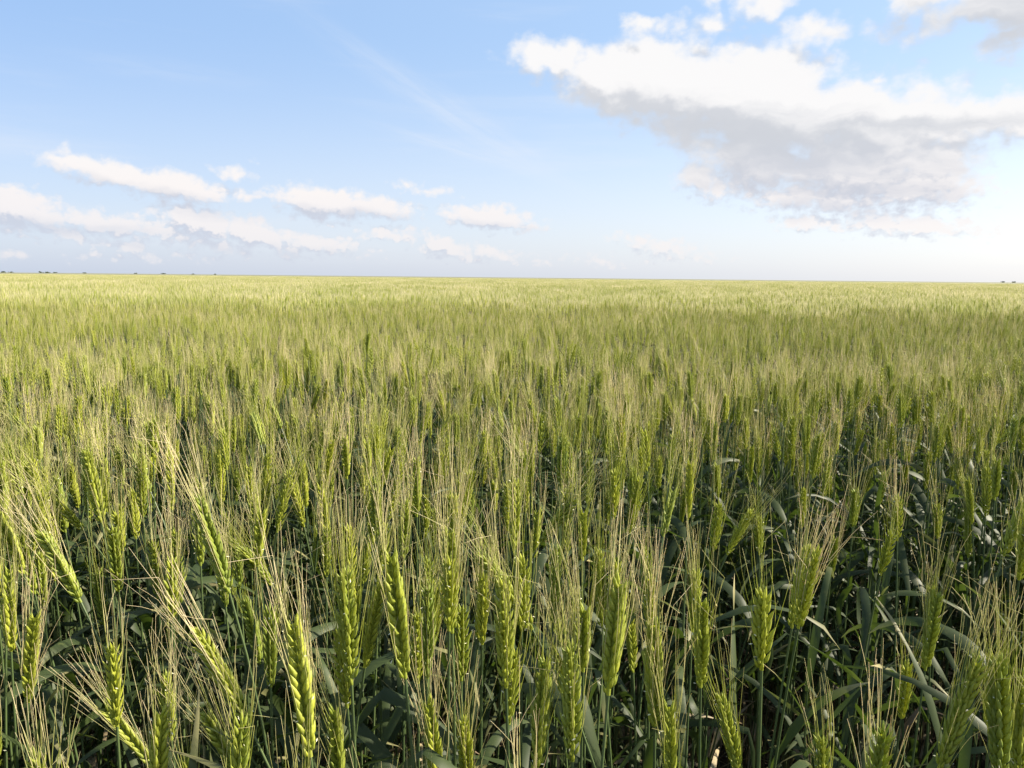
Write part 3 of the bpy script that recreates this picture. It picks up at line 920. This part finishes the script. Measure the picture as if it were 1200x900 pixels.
a = fm.attributes.new('pick', 'INT', 'POINT'); a.data.foreach_set('value', np.array(idx + [-1] * m_, np.int32))
a = fm.attributes.new('turn', 'FLOAT_VECTOR', 'POINT'); a.data.foreach_set('vector', np.concatenate([np.array(rot), np.zeros((m_, 3))]).astype(np.float32).ravel())
a = fm.attributes.new('size', 'FLOAT', 'POINT'); a.data.foreach_set('value', np.array(scl + [1] * m_, np.float32))
fm.update(calc_edges=True)
field = bpy.data.objects.new('wheat_field', fm); C.objects.link(field)
field['kind'] = 'stuff'
field['label'] = 'dense green wheat field with pale beards reaching to the horizon'

gt = bpy.data.node_groups.new('field_scatter', 'GeometryNodeTree')
gt.interface.new_socket('Geometry', in_out='INPUT', socket_type='NodeSocketGeometry')
gt.interface.new_socket('Geometry', in_out='OUTPUT', socket_type='NodeSocketGeometry')
N = gt.nodes; Lk = gt.links
gi = N.new('NodeGroupInput'); go = N.new('NodeGroupOutput')
def named(name, t):
    q = N.new('GeometryNodeInputNamedAttribute'); q.data_type = t; q.inputs[0].default_value = name
    return [s for s in q.outputs if s.enabled and s.name == 'Attribute'][0]
ci = N.new('GeometryNodeCollectionInfo'); ci.inputs[0].default_value = src_col
ci.inputs['Separate Children'].default_value = True; ci.inputs['Reset Children'].default_value = True
ip = N.new('GeometryNodeInstanceOnPoints')
cmp_ = N.new('FunctionNodeCompare'); cmp_.data_type = 'INT'; cmp_.operation = 'GREATER_EQUAL'
pk = named('pick', 'INT')
ints = [s for s in cmp_.inputs if s.enabled]
Lk.new(pk, ints[0]); ints[1].default_value = 0
sg = N.new('GeometryNodeSeparateGeometry'); sg.domain = 'POINT'
Lk.new(gi.outputs[0], sg.inputs[0]); Lk.new(cmp_.outputs[0], sg.inputs[1])
Lk.new(sg.outputs[0], ip.inputs['Points'])
Lk.new(ci.outputs[0], ip.inputs['Instance']); ip.inputs['Pick Instance'].default_value = True
Lk.new(pk, ip.inputs['Instance Index'])
e2r = N.new('FunctionNodeEulerToRotation'); Lk.new(named('turn', 'FLOAT_VECTOR'), e2r.inputs[0]); Lk.new(e2r.outputs[0], ip.inputs['Rotation'])
Lk.new(named('size', 'FLOAT'), ip.inputs['Scale'])
jn = N.new('GeometryNodeJoinGeometry'); Lk.new(sg.outputs[1], jn.inputs[0]); Lk.new(ip.outputs[0], jn.inputs[0])
Lk.new(jn.outputs[0], go.inputs[0])
md = field.modifiers.new('scatter', 'NODES'); md.node_group = gt

# withered litter lying between the stems
lb = MB()
for _ in range(1500):
    x = r2.uniform(-1.6, 1.8); y = r2.uniform(0.2, 2.6)
    lb.extend(make_leaf(r2, (x, y, r2.uniform(0.004, 0.05)), r2.uniform(0, 6.28), r2.uniform(0.06, 0.2), r2.uniform(0.003, 0.009), R(r2.uniform(-5, 40)), r2.uniform(0.3, 1.2),
              r2.normal(), 0, float(r2.random()), 5, r2.normal() * 0.8))
lo = bpy.data.objects.new('straw_litter', lb.mesh('straw_litter', [DRY])); C.objects.link(lo)
lo['kind'] = 'stuff'; lo['label'] = 'withered leaves lying on the soil between the stalks'

# ------------------------------------------------------------------ trees on the horizon
def tree(px, D, h, w, label, seed):
    r = np.random.default_rng(seed); h *= 0.42; w *= 0.55
    d = ray(px, 326); d = Vector((d.x, d.y, 0)).normalized() * D
    t = thing('distant_tree', label, 'tree', (d.x, d.y, 0), 'trees on the horizon')
    tb = MB()
    tube(tb, [(0, 0, -0.1), (0.1, 0, h * .3), (0, .1, h * .7)], [h * .035, h * .028, h * .012], 7)
    for q in range(5):
        a = r.uniform(0, 6.28)
        tube(tb, [(0, 0, h * .3), (math.cos(a) * w * .2, math.sin(a) * w * .2, h * .55), (math.cos(a) * w * .35, math.sin(a) * w * .35, h * .75)], [h * .014, h * .01, h * .005], 5)
    o = bpy.data.objects.new('trunk', tb.mesh('trunk', [BARK])); C.objects.link(o); o.parent = t
    cb = MB()
    cs = [(r.normal() * w * .20, r.normal() * w * .20, h * r.uniform(.20, .72), r.uniform(.20, .30) * h) for _ in range(12)]
    for (cx_, cy_, cz_, cr) in cs:
        for _ in range(90):
            v = unit(r.normal(size=3)) * cr * r.uniform(.5, 1.05); c = np.array([cx_, cy_, cz_]) + v * np.array([1, 1, .8])
            if c[2] < 0.2: continue
            a_ = unit(r.normal(size=3)) * w * .055; b_ = unit(np.cross(a_, r.normal(size=3))) * w * .03
            cb.add([c - a_, c + b_, c + a_, c - b_], [[0, 1, 2, 3]], float(r.random()))
    o = bpy.data.objects.new('crown', cb.mesh('crown', [CROWN], False)); C.objects.link(o); o.parent = t
TREES = [(4, 1500, 8.0, 13, 'dark bushy tree on the horizon at the very left edge'),
 (13, 1560, 7.5, 12, 'low tree on the horizon just right of the leftmost tree'),
 (48, 1500, 9.0, 12, 'left one of three touching trees on the left horizon'),
 (56, 1520, 9.5, 13, 'middle and tallest of three touching trees on the left horizon'),
 (64, 1540, 7.5, 12, 'right one of three touching trees on the left horizon'),
 (100, 1650, 7.0, 14, 'low wide tree on the horizon between the touching trees and the far pair'),
 (160, 1700, 7.8, 14, 'left one of a separated pair of trees on the left horizon'),
 (192, 1700, 8.0, 16, 'right one of a separated pair of trees on the left horizon'),
 (226, 1800, 7.0, 12, 'small faint tree on the horizon right of the pair'),
 (252, 1750, 8.2, 13, 'last tree on the left part of the horizon, standing alone'),
 (1176, 1700, 7.6, 14, 'left one of two low trees on the horizon near the right edge'),
 (1188, 1720, 8.0, 14, 'right one of two low trees on the horizon near the right edge')]
for i, (px, D, h, w, lab) in enumerate(TREES):
    tree(px, D, h, w, lab, 100 + i)
print('near', len(near), 'rest', len(rest), 'points', len(pts))
